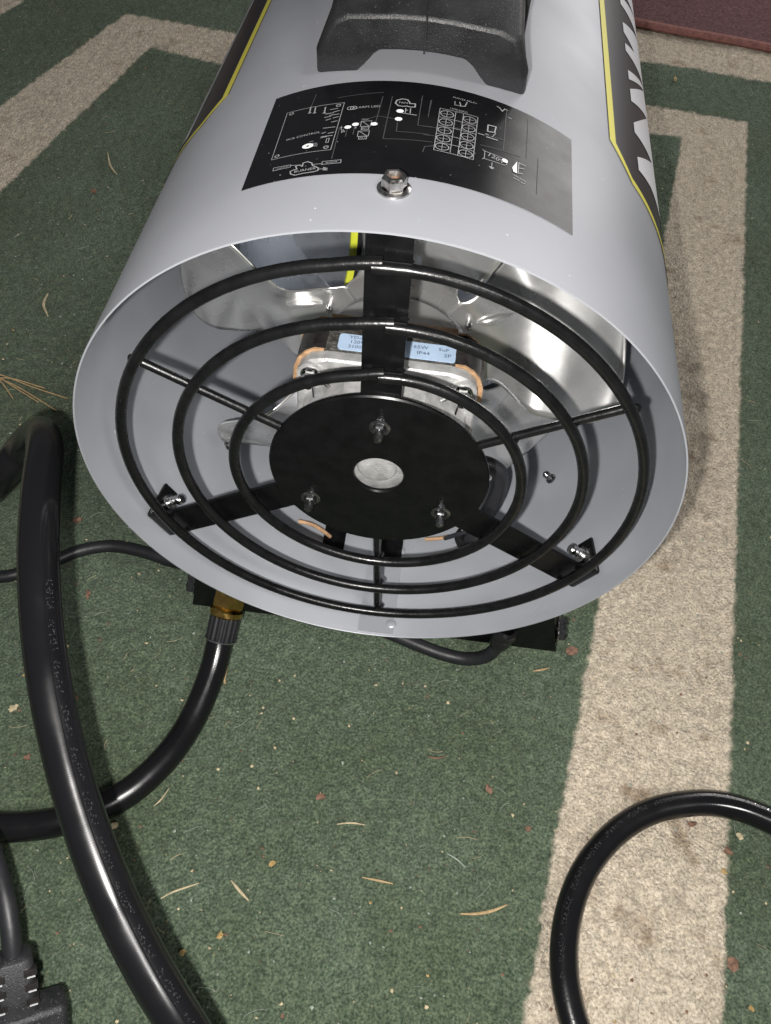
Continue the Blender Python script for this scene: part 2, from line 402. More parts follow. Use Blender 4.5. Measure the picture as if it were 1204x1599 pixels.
# red mat lying over the far edge of the carpet, with its bound rim
r0, r1 = fp(990,40), fp(1204,81)
rd = (r1-r0)/np.linalg.norm(r1-r0); rn = np.array([-rd[1], rd[0]])
mr_ = mat('dark_red_mat_wool', (.125,.066,.070), .95, 0, .15, (260, .35, .03), (420, .9, .0016), wear=(300, .66, (.24,.13,.13)))
mb = MB(); NU, NV = 260, 120
us = np.linspace(-1.1, .75, NU); vs_ = np.linspace(0, .62, NV)
Ug, Vg = np.meshgrid(us, vs_); PX = r0[0] + Ug*rd[0] + Vg*rn[0]; PY = r0[1] + Ug*rd[1] + Vg*rn[1]
PZ = FLOOR + .006 + (vnoise(PX,PY,200,9)-.5)*.0022 + (vnoise(PX,PY,16,10)-.5)*.003
mb.add(np.stack([PX.ravel(),PY.ravel(),PZ.ravel()],1).tolist(), [(j*NU+i, j*NU+i+1, (j+1)*NU+i+1, (j+1)*NU+i) for j in range(NV-1) for i in range(NU-1)])
redmat = thing('floor_mat', 'dark red mat with a bound edge lying over the carpet at top right', 'mat', (float(r0[0]), float(r0[1]), FLOOR))
mb.build('mat_surface', mr_, redmat)
pts = [Vector((r0[0]+u*rd[0], r0[1]+u*rd[1], FLOOR+.005)) + Vector((-rn[0], -rn[1], 0))*(.002+.001*math.sin(u*37)) for u in np.linspace(-1.1,.75,140)]
MB().tube(pts, .0052, 10).build('bound_edge', mat('faded_red_binding', (.26,.115,.10), .8, 0, .3, (200,.25,.05), (500,.6,.001)), redmat)

# ================================================================== THE HEATER
heater = thing('forced_air_heater', 'silver cylindrical forced-air heater with black wire grille and a black carry handle', 'heater', (0, .22, FLOOR))

# ---- shell: rolled sheet, open front
SL = .50
b = MB(); seg = 160
prof = [(R-.0010, SL), (R-.0010, .0004), (R-.0008, 0), (R-.0002, 0), (R, .0004), (R, SL)]
FY = Matrix.Rotation(-PI/2, 4, 'X')        # local Z -> world Y
b.lathe(prof[3:], seg, FY)
shell = b.build('outer_shell', M['silver'], heater)
MB().lathe(prof[:4], seg, FY).build('inner_lining', M['silver_in'], shell)
# lap seam inside the bottom with its spot welds
b = MB(); th = [math.radians(a) for a in np.linspace(172.8, 181.5, 8)]
vs = [cylp(t, y, R-.0022) for t in th for y in (.0015, .45)]
b.add(vs, [(2*i, 2*i+1, 2*i+3, 2*i+2) for i in range(7)])
b.add([cylp(th[0], y, r) for y in (.0015,.45) for r in (R-.0022, R-.0009)], [(0,1,3,2)])
b.add([cylp(t, .0015, r) for t in th for r in (R-.0022, R-.0009)], [(2*i, 2*i+1, 2*i+3, 2*i+2) for i in range(7)])
b.build('lap_seam', M['silver_in'], shell)
for y in (.007, .0285, .055):
    MB().lathe([(0,.0007),(.0016,.0006),(.0026,.0001),(.0030,-.0004)], 18, frame(cylp(math.radians(173.6), y, R-.0022), cylp(math.radians(173.6),0,-1))).build('spot_weld', M['silver_in'], shell)

# ---- decals laid on the shell
def patch(poly_ty, r, name, m, parent, label=None, n=1):
    """poly given as (theta deg, y) corners; triangulated, subdivided along theta so that it follows the curve"""
    import bmesh
    bm = bmesh.new(); vs = [bm.verts.new((math.radians(t)*R, y, 0)) for t, y in poly_ty]; bm.faces.new(vs)
    bmesh.ops.triangulate(bm, faces=bm.faces[:])
    x0 = min(v.co.x for v in bm.verts); x1 = max(v.co.x for v in bm.verts); k = max(1, int((x1-x0)/.003))
    for i in range(1, k):
        bmesh.ops.bisect_plane(bm, geom=bm.verts[:]+bm.edges[:]+bm.faces[:], plane_co=(x0+(x1-x0)*i/k,0,0), plane_no=(1,0,0))
    bm.verts.index_update()
    mbb = MB(); mbb.add([cylp(v.co.x/R, v.co.y, r) for v in bm.verts], [[v.index for v in f.verts] for f in bm.faces]); bm.free()
    return mbb.build(name, m, parent, label=label)
diagram = patch([(-25.4,.0303),(28.0,.0310),(28.2,.0920),(-25.5,.0925)], R+.00025, 'wiring_diagram_label', M['decal'], heater)

class Print:
    """flat print: strokes and lettering mapped to the shell (given in photo coordinates, then laid on the cylinder)"""
    def __init__(s, r): s.b = MB(); s.r = r
    def ty(s, px, py): return on_cyl(px, py)
    def line(s, pts, wd=.00024, closed=False):
        P = [s.ty(*p) for p in pts]
        if closed: P.append(P[0])
        for (t0,y0),(t1,y1) in zip(P, P[1:]):
            a = np.array([t0*R,y0]); c = np.array([t1*R,y1]); L = np.linalg.norm(c-a)
            if L < 1e-6: continue
            d = (c-a)/L; n = np.array([-d[1], d[0]])*wd/2; k = max(1, int(abs(t1-t0)*R/.003))
            a = a - d*wd*.3; c = c + d*wd*.3
            vs = []
            for i in range(k+1):
                q = a + (c-a)*i/k
                for sg in (-1,1): e = q + n*sg; vs.append(cylp(e[0]/R, e[1], s.r))
            s.b.add(vs, [(2*i, 2*i+1, 2*i+3, 2*i+2) for i in range(k)])
    def dot(s, px, py, rad, kx=1.0, hole=0):
        t, y = s.ty(px, py); n = 20
        vs = [cylp(t + rad*kx*math.cos(2*PI*k/n)/R, y + rad*math.sin(2*PI*k/n), s.r) for k in range(n)]
        if hole:
            vs += [cylp(t + hole*kx*math.cos(2*PI*k/n)/R, y + hole*math.sin(2*PI*k/n), s.r) for k in range(n)]
            s.b.add(vs, [(k, (k+1) % n, n+(k+1) % n, n+k) for k in range(n)])
        else: s.b.add(vs, [tuple(range(n))])
    def text(s, px, py, body, h, rot=0.0, sx=1.0):
        t, y = s.ty(px, py)
        h *= .84; tv, tf = text_mesh(body)
        ca, sa = math.cos(rot), math.sin(rot)
        s.b.add([cylp(t + (v[0]*h*sx*ca - v[1]*h*sa)/R, y + v[0]*h*sx*sa + v[1]*h*ca, s.r) for v in tv], tf)
_tm = {}
def text_mesh(body):
    if body not in _tm:
        c = bpy.data.curves.new('t', 'FONT'); c.body = body; c.align_x = 'CENTER'; c.align_y = 'CENTER'; c.size = 1.35; c.resolution_u = 2
        o = bpy.data.objects.new('t', c); COL.objects.link(o)
        bpy.context.view_layer.update()
        me = bpy.data.meshes.new_from_object(o.evaluated_get(bpy.context.evaluated_depsgraph_get()))
        _tm[body] = ([tuple(v.co) for v in me.vertices], [tuple(p.vertices) for p in me.polygons])
        bpy.data.meshes.remove(me); bpy.data.objects.remove(o); bpy.data.curves.remove(c)
    return _tm[body]
PR = Print(R+.00045); PW = Print(R+.00050); PD = Print(R+.00040)
Z4 = lambda x, y: (420 + x/4.631, 120 + y/4.631)
Z5 = lambda x, y: (660 + x/5.017, 140 + y/5.017)
q4 = lambda L: [Z4(*p) for p in L]; q5 = lambda L: [Z5(*p) for p in L]
# board outline
PR.line(q4([(137,270),(548,195),(448,535),(22,610)]), closed=True)
for p in ((167,276),(62,582),(414,517),(505,215)): PR.dot(*Z4(*p), .00095, hole=.0006)
PR.text(*Z4(250,435), 'PCB CONTROL', .0016, .12)
PR.text(*Z4(310,478), 'DC', .0009, .12); PR.text(*Z4(330,502), 'LED', .0012, .12)
PR.line(q4([(305,492),(350,488)])); PR.line(q4([(305,512),(350,508)]))
PW.dot(*Z4(283,510), .0016, 1.25, hole=.00045)
PR.line(q4([(420,455),(438,452),(430,482),(412,485)]), closed=True)
for x in (300, 335, 406):
    PR.line(q4([(x+6,228),(x-4,270)]), .0005); PR.line(q4([(x-12,272),(x+6,268)]), .0005)
for yy, x0, x1 in ((240,445,500),(256,470,512),(272,410,470),(281,440,508),(297,405,450),(300,465,505),(316,415,448),(330,455,495),(374,395,480),(412,385,412),(412,430,470),(436,380,460),(444,375,420)):
    PR.line(q4([(x0,yy+6),(x1,yy-4)]), .00036)
# burner
PR.line(q4([(38,668),(162,645),(156,662),(32,690)]), closed=True); PR.line(q4([(388,622),(524,608),(520,630),(384,643)]), closed=True)
PR.text(*Z4(98,667), 'IGNITION', .0009, .12); PR.text(*Z4(454,626), 'SENSOR', .0010, .1)
PR.text(*Z4(262,682), 'BURNER', .0017, .08, 1.05)
cl = [(160,712),(156,694),(180,682),(205,676),(196,655),(222,646),(244,656),(250,632),(282,622),(312,632),(318,650),(338,658),(360,668),(356,686),(330,694),(250,706),(190,720)]
PR.line(q4(cl), .0004, True); PR.line(q4([(162,650),(215,648)])); PR.line(q4([(322,642),(384,636)]))
PR.line(q4([(366,676),(390,674)])); 
for x in (396,404,412,422): PR.line(q4([(x,662+(x-396)*.2),(x-2,684)]))
# alarm led, relays
PR.dot(*Z4(592,235), .0013, hole=.0010); PR.dot(*Z4(614,233), .0013, hole=.0010); PR.text(*Z4(704,226), 'ALARM LED', .0017, .08)
for p in ((572,373),(627,353),(761,350)): PW.dot(*Z4(*p), .0011, 1.1)
PW.dot(*Z4(948,257), .0012, 1.1); PW.dot(*Z4(937,314), .0012, 1.1)
PR.line(q4([(670,330),(745,326),(736,364),(662,368)]), closed=True); PR.line(q4([(678,332),(728,366)])); PR.text(*Z4(697,316), 'MOT', .0010)
PR.line(q4([(648,402),(728,398),(718,436),(640,440)]), closed=True); PR.line(q4([(656,404),(712,438)]))
PR.line(q4([(672,372),(724,370),(720,390),(668,392)]), closed=True); PR.text(*Z4(695,381), 'RL1', .0011)
PR.line(q4([(652,440),(708,438),(704,458),(648,460)]), closed=True); PR.text(*Z4(678,449), 'RL2', .0011)
PR.line(q4([(515,378),(532,375)])); PR.line(q4([(526,366),(524,392)])); PR.line(q4([(530,392),(526,412)])); PR.line(q4([(540,390),(536,410)])); PR.line(q4([(548,398),(546,408)]))
# fan symbol
fan = [(1018,202),(1058,204),(1056,228),(1016,226),(1000,220),(970,222),(935,217),(915,198),(926,178),(965,168),(1002,174),(1016,190)]
PR.line(q4(fan), .0005, True); PR.text(*Z4(972,196), 'FAN', .0015)
PR.line(q4([(990,236),(985,268)]), .00036); PR.line(q4([(1024,238),(1020,272)]), .00036); PR.line(q4([(985,250),(1002,250)]), .00036); PR.line(q4([(960,270),(1066,286)]), .00036)
# faint wiring
for L in ([(345,135),(305,232)],[(505,378),(560,370)],[(555,440),(568,380)],[(608,425),(622,360)],[(512,378),(455,600)],[(825,150),(770,345)],[(893,150),(858,300),(825,455)],[(1110,145),(1075,358),(1180,370)],[(920,402),(932,322)],[(920,402),(1160,425)],[(830,455),(1180,480)],[(1110,550),(1125,512),(1190,505)],[(500,160),(830,120)],[(640,345),(780,290)],[(780,290),(900,310)],[(1170,180),(1150,300)]):
    PD.line(q4(L), .0003)
for L in ([(5,295),(110,308)],[(5,360),(100,372)],[(70,90),(45,200)],[(655,160),(628,480)],[(825,235),(810,540)],[(903,545),(890,820)],[(430,350),(640,405)],[(450,440),(760,530)],[(220,300),(330,320)]):
    PD.line(q5(L), .0003)
# terminal block
PR.line(q5([(135,155),(430,225),(392,558),(85,480)]), closed=True)
PR.line(q5([(258,185),(212,502)])); PR.line(q5([(318,200),(272,522)]))
for i in range(5):
    PR.dot(*Z5(190 - i*10, 200 + i*64), .0022, 1.15, hole=.0019); PR.dot(*Z5(366 - i*8, 246 + i*66), .0022, 1.15, hole=.0019)
    for cx_, cy_ in ((190 - i*10, 200 + i*64), (366 - i*8, 246 + i*66)):
        PR.line(q5([(cx_+3, cy_-22),(cx_-3, cy_+22)]), .0002); PR.line(q5([(cx_-34, cy_-5),(cx_+34, cy_+6)]), .0002)
    if i: PR.line(q5([(135-i*10+2, 155+i*65),(258-i*9, 185+i*64)])); PR.line(q5([(318-i*9, 200+i*64),(430-i*8, 225+i*67)]))
    if i: PR.line(q5([(258-i*9, 185+i*64),(318-i*9, 200+i*64)]))
PR.text(*Z5(282,172), 'LINE DIAG', .0012, -.06)
PR.text(*Z5(330,92), 'POWER RELAY', .0012, -.04); PR.line(q5([(252,100),(250,130)])); PR.line(q5([(290,108),(296,138),(330,140),(345,110)]), .0004); PR.line(q5([(255,128),(300,140)]))
PR.line(q5([(510,285),(572,300),(560,345),(505,335)]), .0005, True); PR.line(q5([(490,355),(512,362)]), .00036); PR.line(q5([(540,380),(570,350)])); PR.line(q5([(498,378),(582,405)]), .0005); PR.line(q5([(432,350),(476,365)]), .00036)
PR.line(q5([(480,488),(632,548)])); PR.line(q5([(478,548),(636,600),(654,596),(655,570)])); PR.line(q5([(466,478),(484,492),(480,540),(464,552)])); PW.dot(*Z5(641,566), .0011); PR.text(*Z5(570,546), '120V', .0028, -.28)
PR.line(q5([(540,580),(536,612)])); PR.line(q5([(520,612),(552,622)]), .0005); PR.line(q5([(528,622),(544,628)]), .0005)
PR.line(q5([(580,140),(600,150),(620,178),(640,160),(662,172)]), .0004); PR.line(q5([(668,225),(690,238)]), .00036)
# plug symbol
t_ = [PW.ty(*Z5(*p)) for p in ((735,572),(698,618),(705,650),(732,664))]
PW.b.add([cylp(t, y, R+.0005) for t, y in t_], [(0,1,2,3)])
PR.line(q5([(750,580),(742,664)]), .00036); PR.line(q5([(750,582),(800,606)]), .00036); PR.line(q5([(748,622),(790,630)]), .00036); PR.line(q5([(742,662),(778,668)]), .00036)
PR.text(*Z5(752,700), '120V,60Hz', .0011, -.2); PR.text(*Z5(752,722), '65W 5uF', .0011, -.2)
PR.b.build('diagram_print', M['print'], diagram, smooth=False); PW.b.build('solid_print', M['printw'], diagram, smooth=False)['kind'] = 'stuff'; PD.b.build('faint_wiring_print', M['printd'], diagram, smooth=False)

# side graphics
def graphic(sg, T0, yf, yc, lab):
    e = 118
    g = patch([(sg*T0, .46),(sg*T0, yc+.002),(sg*(T0+6.6), yf),(sg*e, yf),(sg*e, .46)], R+.00025, 'side_graphic', M['band'], heater, lab)
    w_ = 1.9
    b1 = patch([(sg*T0,.46),(sg*T0,yc),(sg*(T0+7),yf-.001),(sg*(T0+7),yf+.0032),(sg*(T0+w_),yc+.0024),(sg*(T0+w_),.46)], R+.0005, 'yellow_stripe', M['yellow'], g)
    b2 = patch([(sg*(T0+7),yf-.001),(sg*e,yf-.001),(sg*e,yf+.0032),(sg*(T0+7),yf+.0032)], R+.0005, 'yellow_stripe', M['yellow'], g)
    lt = 49.2 if sg > 0 else 54.5
    slit = [(.1366,.157,61.6,.172),(.1654,.185,62.7,.218),(.1965,.206,65.7,.2578),(.2153,.2357,66,.262),(.2440,.2566,56.5,.263),(.268,.290,66,.318),(.3010,.312,66,.345),(.322,.344,66,.372)]
    top = [(lt, .1262)]
    for a_, b_, tt, ty in slit: top += [(lt, a_), (tt-49.2+lt, ty), (lt, b_)]
    top += [(lt, .360), (84, .41)]
    bot = []
    for yy in (.385,.345,.312,.275,.242,.205,.172): bot += [(90, yy), (90, yy-.012), (77, yy-.026)]
    bot += [(90, .148), (68, .1400), (lt+7.2, .1349)]
    patch([(sg*t, y) for t, y in top + bot], R+.0005, 'white_lettering', M['white'], g)
    return g
graphic(1, 38.5, .1060, .1185, 'dark graphic with white slanted lettering and yellow edge on the right flank')
graphic(-1, 40.6, .1150, .1240, 'black graphic with yellow edge on the left flank')

# ---- bolts through the shell
bt = on_cyl(615, 296)
hexbolt('shell_bolt', cylp(bt[0], bt[1], R), cylp(bt[0], 0, 1), .0042, .0052, M['steelbolt'], heater, flange=1.32, cross=False, xdir=(math.cos(.3), math.sin(.3), 0), cup=M['rust'])

# ---- handle: grained plastic arch
hb = MB()
def hrow(y, zt, hw, zs, arch):
    """one cross section from left foot over the top to the right foot, inner arch when arch is given"""
    return y, zt, hw, zs, arch
surf = lambda x: math.sqrt(max(0, (R-.0006)**2 - x*x))
# outline of the front skirt in (x, z): feet on the shell, arch cut between them
outer = [(-.0400, surf(.040)-.001), (-.0385,.1290), (-.0318,.1435), (-.0268,.1462), (-.010,.1480), (.0, .1484), (.010,.1480), (.0270,.1462), (.0330,.1435), (.0380,.1290), (.0390, surf(.0390)-.001)]
inner = [(.0250, surf(.025)-.001), (.0215,.1262), (.0180,.1325), (.0150,.1350), (.008,.1358), (.0,.1362), (-.008,.1358), (-.0150,.1350), (-.0180,.1325), (-.0215,.1262), (-.0250, surf(.025)-.001)]
yfr = lambda x, z: .0945 - .0035*(z-.125)/.02 + .0085*max(0, (.1335-z)/.0135)
fr = outer + inner; n = len(fr); no = len(outer)
rows = []
rows.append([(x, yfr(x,z), z) for x, z in fr])                                    # front face
rows.append([(x*1.0, yfr(x,z)+.0, z) for x, z in fr])
def section(y, dz, kx):                                                            # body of the handle further back
    return [(x*kx, y, z+dz*max(0,(z-.126))/.022) for x, z in outer] + [(x*kx*.96, y, z + dz*.2*max(0,(z-.127))/.01) for x, z in inner]
rows = [rows[0], [(x*1.03, yfr(x,z)+.003, z + (.0015 if i < no else 0)) for i, (x, z) in enumerate(fr)],
        section(.1105, .0085, 1.0), section(.122, .020, .965), section(.145, .031, .96), section(.175, .040, .95), section(.26, .044, .94), section(.34,.040,.94), section(.385,.018,.97), section(.40,.0,1)]
vs = [p for r_ in rows for p in r_]; fs = []
for r_ in range(len(rows)-1): fs += [(r_*n+i, (r_+1)*n+i, (r_+1)*n+(i+1) % n, r_*n+(i+1) % n) for i in range(n)]
def band(o): return [(o+i, o+i+1, o+n-2-i, o+n-1-i) for i in range(no-1)]
fs += band(0) + [tuple(reversed(f)) for f in band((len(rows)-1)*n)]
hb.add(vs, fs)
handle = hb.build('handle', M['plastic'], heater, angle=22)
bev = handle.modifiers.new('bevel', 'BEVEL'); bev.width = .0011; bev.segments = 2; bev.limit_method = 'ANGLE'; bev.angle_limit = math.radians(24)
# side ear of the handle and mould seam
MB().box((.0345,.150,.112),(.0385,.30,.158),.0015).build('handle_side_plate', M['plastic'], handle)
MB().box((-.0385,.150,.112),(-.0345,.30,.158),.0015).build('handle_side_plate', M['plastic'], handle)
MB().tube([(.0008,.0905,.1365),(.0008,.0896,.1486),(.0008,.1062,.1572),(.0008,.122,.1690),(.0008,.146,.1800)], .00035, 6).build('mould_seam', M['plastic'], handle)

# ---- grille: three wire rings, three spokes
YG = .0058
for rr in (.1088, .0850, .0608):
    jo = {.1088: 92.5, .0850: 89.5, .0608: 91.0}[rr]
    pts = []
    for k in range(121):
        a = math.radians(jo + 1.0 - 361.8*k/120); e = k/120
        lift = .0010*max(0, (e-.975)/.025) - .0004*max(0, (.03-e)/.03)
        wob = .0004*math.sin(3*a+rr*80)
        pts.append((.0008 + (rr+wob+lift)*math.cos(a), YG + lift*.5, -.0011+(rr+wob+lift)*math.sin(a)))
    MB().tube(pts, .00235, 14).build('wire_ring', M['wire'], heater)
for a0, r0_, r1_ in ((153.0,.044,.1088),(30.8,.044,.1088),(-87.2,.044,.1088)):
    a = math.radians(a0); y = YG+.0042
    MB().tube([(r0_*math.cos(a), y, r0_*math.sin(a)), (r1_*math.cos(a), y, r1_*math.sin(a))], .0019, 12).build('spoke', M['wire'], heater)

for rr in (.1088, .0850, .0608):
    for a0 in (153.0, 30.8, -87.2):
        a = math.radians(a0); c = Vector((.0008+rr*math.cos(a), YG+.0026, -.0011+rr*math.sin(a)))
        MB().lathe([(0,.0005),(.0014,.0002),(.0024,-.0008),(.0028,-.0020),(.0020,-.0028),(0,-.0030)], 12, frame(c, (0,-1,0))).build('weld_bead', M['wire'], heater)
    for a0 in (90.5, 211.0, 329.0):
        for sg_ in (-1, 1):
            a = math.radians(a0) + sg_*.0060/rr; c = Vector((.0008+(rr+.0012)*math.cos(a), .0092, -.0011+(rr+.0012)*math.sin(a)))
            t_ = Vector((-math.sin(a), 0, math.cos(a)))
            MB().tube([c - t_*.0016, c, c + t_*.0016], [.0004,.0012,.0004], 8).build('weld_bead', M['wire'], heater)

# ---- three-armed motor bracket with round plate
YP = .0080
prof = [(.0470,0),(.0470,-.0010),(.0464,-.0016),(.0112,-.0016),(.0106,-.0010),(.0106,.0)]
bracket = MB().lathe([(r_, YP + h + .0016) for r_, h in prof], 96, Matrix.Translation((.0010,0,-.0005)) @ FY, closed=True).build('motor_bracket', M['blacksteel'], heater)
for a0 in (90.5, 211.0, 329.0):
    b = MB(); a = math.radians(a0); F = Matrix(((math.cos(a),0,-math.sin(a),0),(0,1,0,0),(math.sin(a),0,math.cos(a),0),(0,0,0,1)))   # local x radial, z tangential
    hw = .0079; ys0 = .0098; t = .0014; ro = R-.0016
    path = [(.030, ys0), (ro-.004, ys0), (ro-.0025, ys0+.0003), (ro-.0012, ys0+.0012), (ro-.0004, ys0+.003), (ro-.0004, .034)]
    vs = []
    for i, (r_, y) in enumerate(path):
        if i < 2: nx_, ny_ = 0, 1
        elif i == 2: nx_, ny_ = -.38, .92
        elif i == 3: nx_, ny_ = -.707, .707
        else: nx_, ny_ = -1, 0
        for s_, q in ((-1,0),(1,0),(1,1),(-1,1)):
            hwz = hw if i < 5 else hw*.55
            vs.append(F @ Vector((r_ + nx_*t*q, y + ny_*t*q, s_*hwz)))
    fs = []
    for i in range(5): fs += [(i*4+k, i*4+(k+1) % 4, (i+1)*4+(k+1) % 4, (i+1)*4+k) for k in range(4)]
    fs += [(0,3,2,1),(20,21,22,23)]
    # pull the back end corners in gently by an extra row: tab is chamfered
    b.add(vs, fs)
    arm = b.build('bracket_arm', M['blacksteel'], bracket, angle=40)
    # screw through the shell and the tab, its end points to the middle
    o_ = F @ Vector((ro-.0018, .0245, 0)); inn_ = F @ Vector((-1,0,0))
    MB().lathe([(0,.0102),(.0020,.0102),(.0026,.0094),(.0026,.0078),(.0024,.0074),(.0026,.0070),(.0026,.0055),(.0024,.0050),(.0026,.0046),(.0026,.003),(.0042,.003),(.0042,0)], 20, frame(o_, inn_)).build('bolt_end', M['zinc'], bracket)
    if a0 > 200: hexbolt('shell_bolt', F @ Vector((R, .0245, 0)), -inn_, .0051, .0068, M['steelbolt'], heater, flange=1.45, cross=False)
for px, py in ((593,668),(485,777),(688,801)):
    q = on_plane(px, py, 1, YP)
    bb = hexbolt('plate_screw', q, (0,-1,0), .0029, .0028, M['blackscrew'], bracket, flange=1.5, cross=False)
    MB().lathe([(.0019,.0026),(.0021,.0058),(.0015,.0070),(0,.0074)], 16, frame(q, (0,-1,0))).build('screw_tip', M['blackscrew'], bracket)

# ---- motor
def octa(hx, hz, c, cx_=0, rnd=3):
    pts = []
    for sx, sz, flip in ((1,1,0),(-1,1,1),(-1,-1,0),(1,-1,1)):
        a_ = (cx_+sx*hx, sz*(hz-c)); b_ = (cx_+sx*(hx-c), sz*hz)
        seq = [a_, b_] if not flip else [b_, a_]
        pts += seq
    return pts
def stacksec(pts, y0, y1): return pts
motor = MB().prism(octa(.0365,.0368,.0085), .0402, .0570).build('motor', M['lam'], heater, angle=30)
for k in range(9):      # lamination lines
    y = .0415 + k*.0018
    MB().prism(octa(.03675,.03705,.0085), y, y+.0009).build('lamination', M['lam'], motor, angle=30) if k % 2 == 0 else None
for sx in (-1, 1):
    for sz in (-1, 1):
        pts = [(sx*.0270, sz*.0378),(sx*.0310,sz*.0378),(sx*.0350,sz*.0355),(sx*.0380,sz*.0320),(sx*.0398,sz*.0270),(sx*.0404,sz*.0190),(sx*.0360,sz*.0190),(sx*.0270,sz*.0300)]
        if sx*sz < 0: pts = pts[::-1]
        MB().prism(pts, .0405, .0585).build('winding_cover', M['tape'], motor, angle=50)
        rim = [(x*1.008, z*1.006) for x, z in pts]
        MB().prism(rim, .0393, .0404).build('winding_edge', M['copper'], motor, angle=50)
        MB().prism(rim, .0586, .0598).build('winding_edge', M['copper'], motor, angle=50)
MB().prism([(.027,.0395),(-.027,.0395),(-.027,.036),(.027,.036)], .0575, .0605).build('winding_edge', M['copper'], motor)
# front end bell: cast, octagonal skirt then cone then boss
b = MB()
def ring_pts(k, hx, c, y):            # 24 points blending octagon and circle
    out = []
    for i in range(48):
        a = 2*PI*(i+.5)/48; ca, sa = math.cos(a), math.sin(a)
        m_ = min(hx/max(abs(ca),1e-6), hx/max(abs(sa),1e-6), (2*hx-c)/(abs(ca)+abs(sa)))
        r_ = m_*(1-k) + k*c
        out.append((r_*ca, y, r_*sa))
    return out
secs = [ring_pts(0,.0382,.0076,.0390), ring_pts(0,.0382,.0076,.0345), ring_pts(0,.0374,.0086,.0335), ring_pts(0,.0352,.0190,.0333), ring_pts(0,.0345,.0195,.0150), ring_pts(0.1,.0335,.0195,.0138), ring_pts(1,.03,.0180,.0134), ring_pts(1,.03,.0160,.0134), ring_pts(1,.03,.0142,.0123), ring_pts(1,.03,.0088,.0123), ring_pts(1,.03,.0080,.0114), ring_pts(1,.03,.0074,.0111), ring_pts(1,.03,.0001,.0113)]
vs = [p for s_ in secs for p in s_]; fs = []
for i in range(len(secs)-1): fs += [(i*48+k, (i+1)*48+k, (i+1)*48+(k+1) % 48, i*48+(k+1) % 48) for k in range(48)]
b.add(vs, fs); b.build('end_bell', M['cast'], motor, angle=32)
for sx in (-1, 1):
    for sz in (-1, 1):
        q = Vector((sx*.0318, .0325, sz*.0300))
        MB().lathe([(0,0),(.0058,0),(.0058,-.002)], 24, frame(q, (0,-1,0))).build('bell_ear', M['cast'], motor)
        hexbolt('bell_screw', q, (0,-1,0), .0034, .0034, M['zinc'], motor, flange=1.25, cross=False)
        MB().tube([q + Vector((0,-.001,0)), q + Vector((0,-.0075,0))], .0017, 12).build('bell_stud', M['zinc'], motor)
        # lock tabs of the tie bolts
        for da in (-.5, .55):
            d = Vector((-sx*math.cos(.8+da), 0, -sz*math.sin(.8+da)))
            MB().tube([q + d*.0050 + Vector((0,-.0015,0)), q + d*.0120 + Vector((0,-.0050,0))], .0008, 6).build('lock_tab', M['zinc'], motor)
# rear bell
MB().lathe([(.034,.0612),(.030,.069),(.018,.073),(.012,.086),(0,.087)], 48, FY).build('rear_bell', M['cast'], motor)
# rating label on the top of the stack
lx0, lx1, ly0, ly1 = -.0222, .0272, .0417, .0512
def rrect(x0,x1,y0,y1,c,z):
    out = []
    for cx_, cy_, a0 in ((x1-c,y1-c,0),(x0+c,y1-c,90),(x0+c,y0+c,180),(x1-c,y0+c,270)):
        for k in range(5): a = math.radians(a0+k*22.5); out.append((cx_+c*math.cos(a), cy_+c*math.sin(a), z))
    return out
lp = rrect(lx0,lx1,ly0,ly1,.0016,.0376); b = MB(); nn = len(lp)
b.add(lp + [(x,y,.0368) for x,y,z in lp], [tuple(range(nn))] + [(i,(i+1)%nn,nn+(i+1)%nn,nn+i) for i in range(nn)])
plate = b.build('rating_label', M['plate'], motor, smooth=False)
b = MB()
for body, x, y, h in (('YD-82', -.0140,.0493,.0019), ('120V', -.0144,.0465,.0019), ('3100R', -.0142,.0437,.0019), ('65W', .0122,.0482,.0020), ('5uF', .0218,.0482,.0020), ('IP44', .0135,.0448,.0020), ('2P', .0236,.0448,.0020)):
    tv, tf = text_mesh(body); b.add([(x+v[0]*h*1.15, y+v[1]*h, .03775) for v in tv], tf)
b.build('label_lettering', M['ink'], plate, smooth=False)

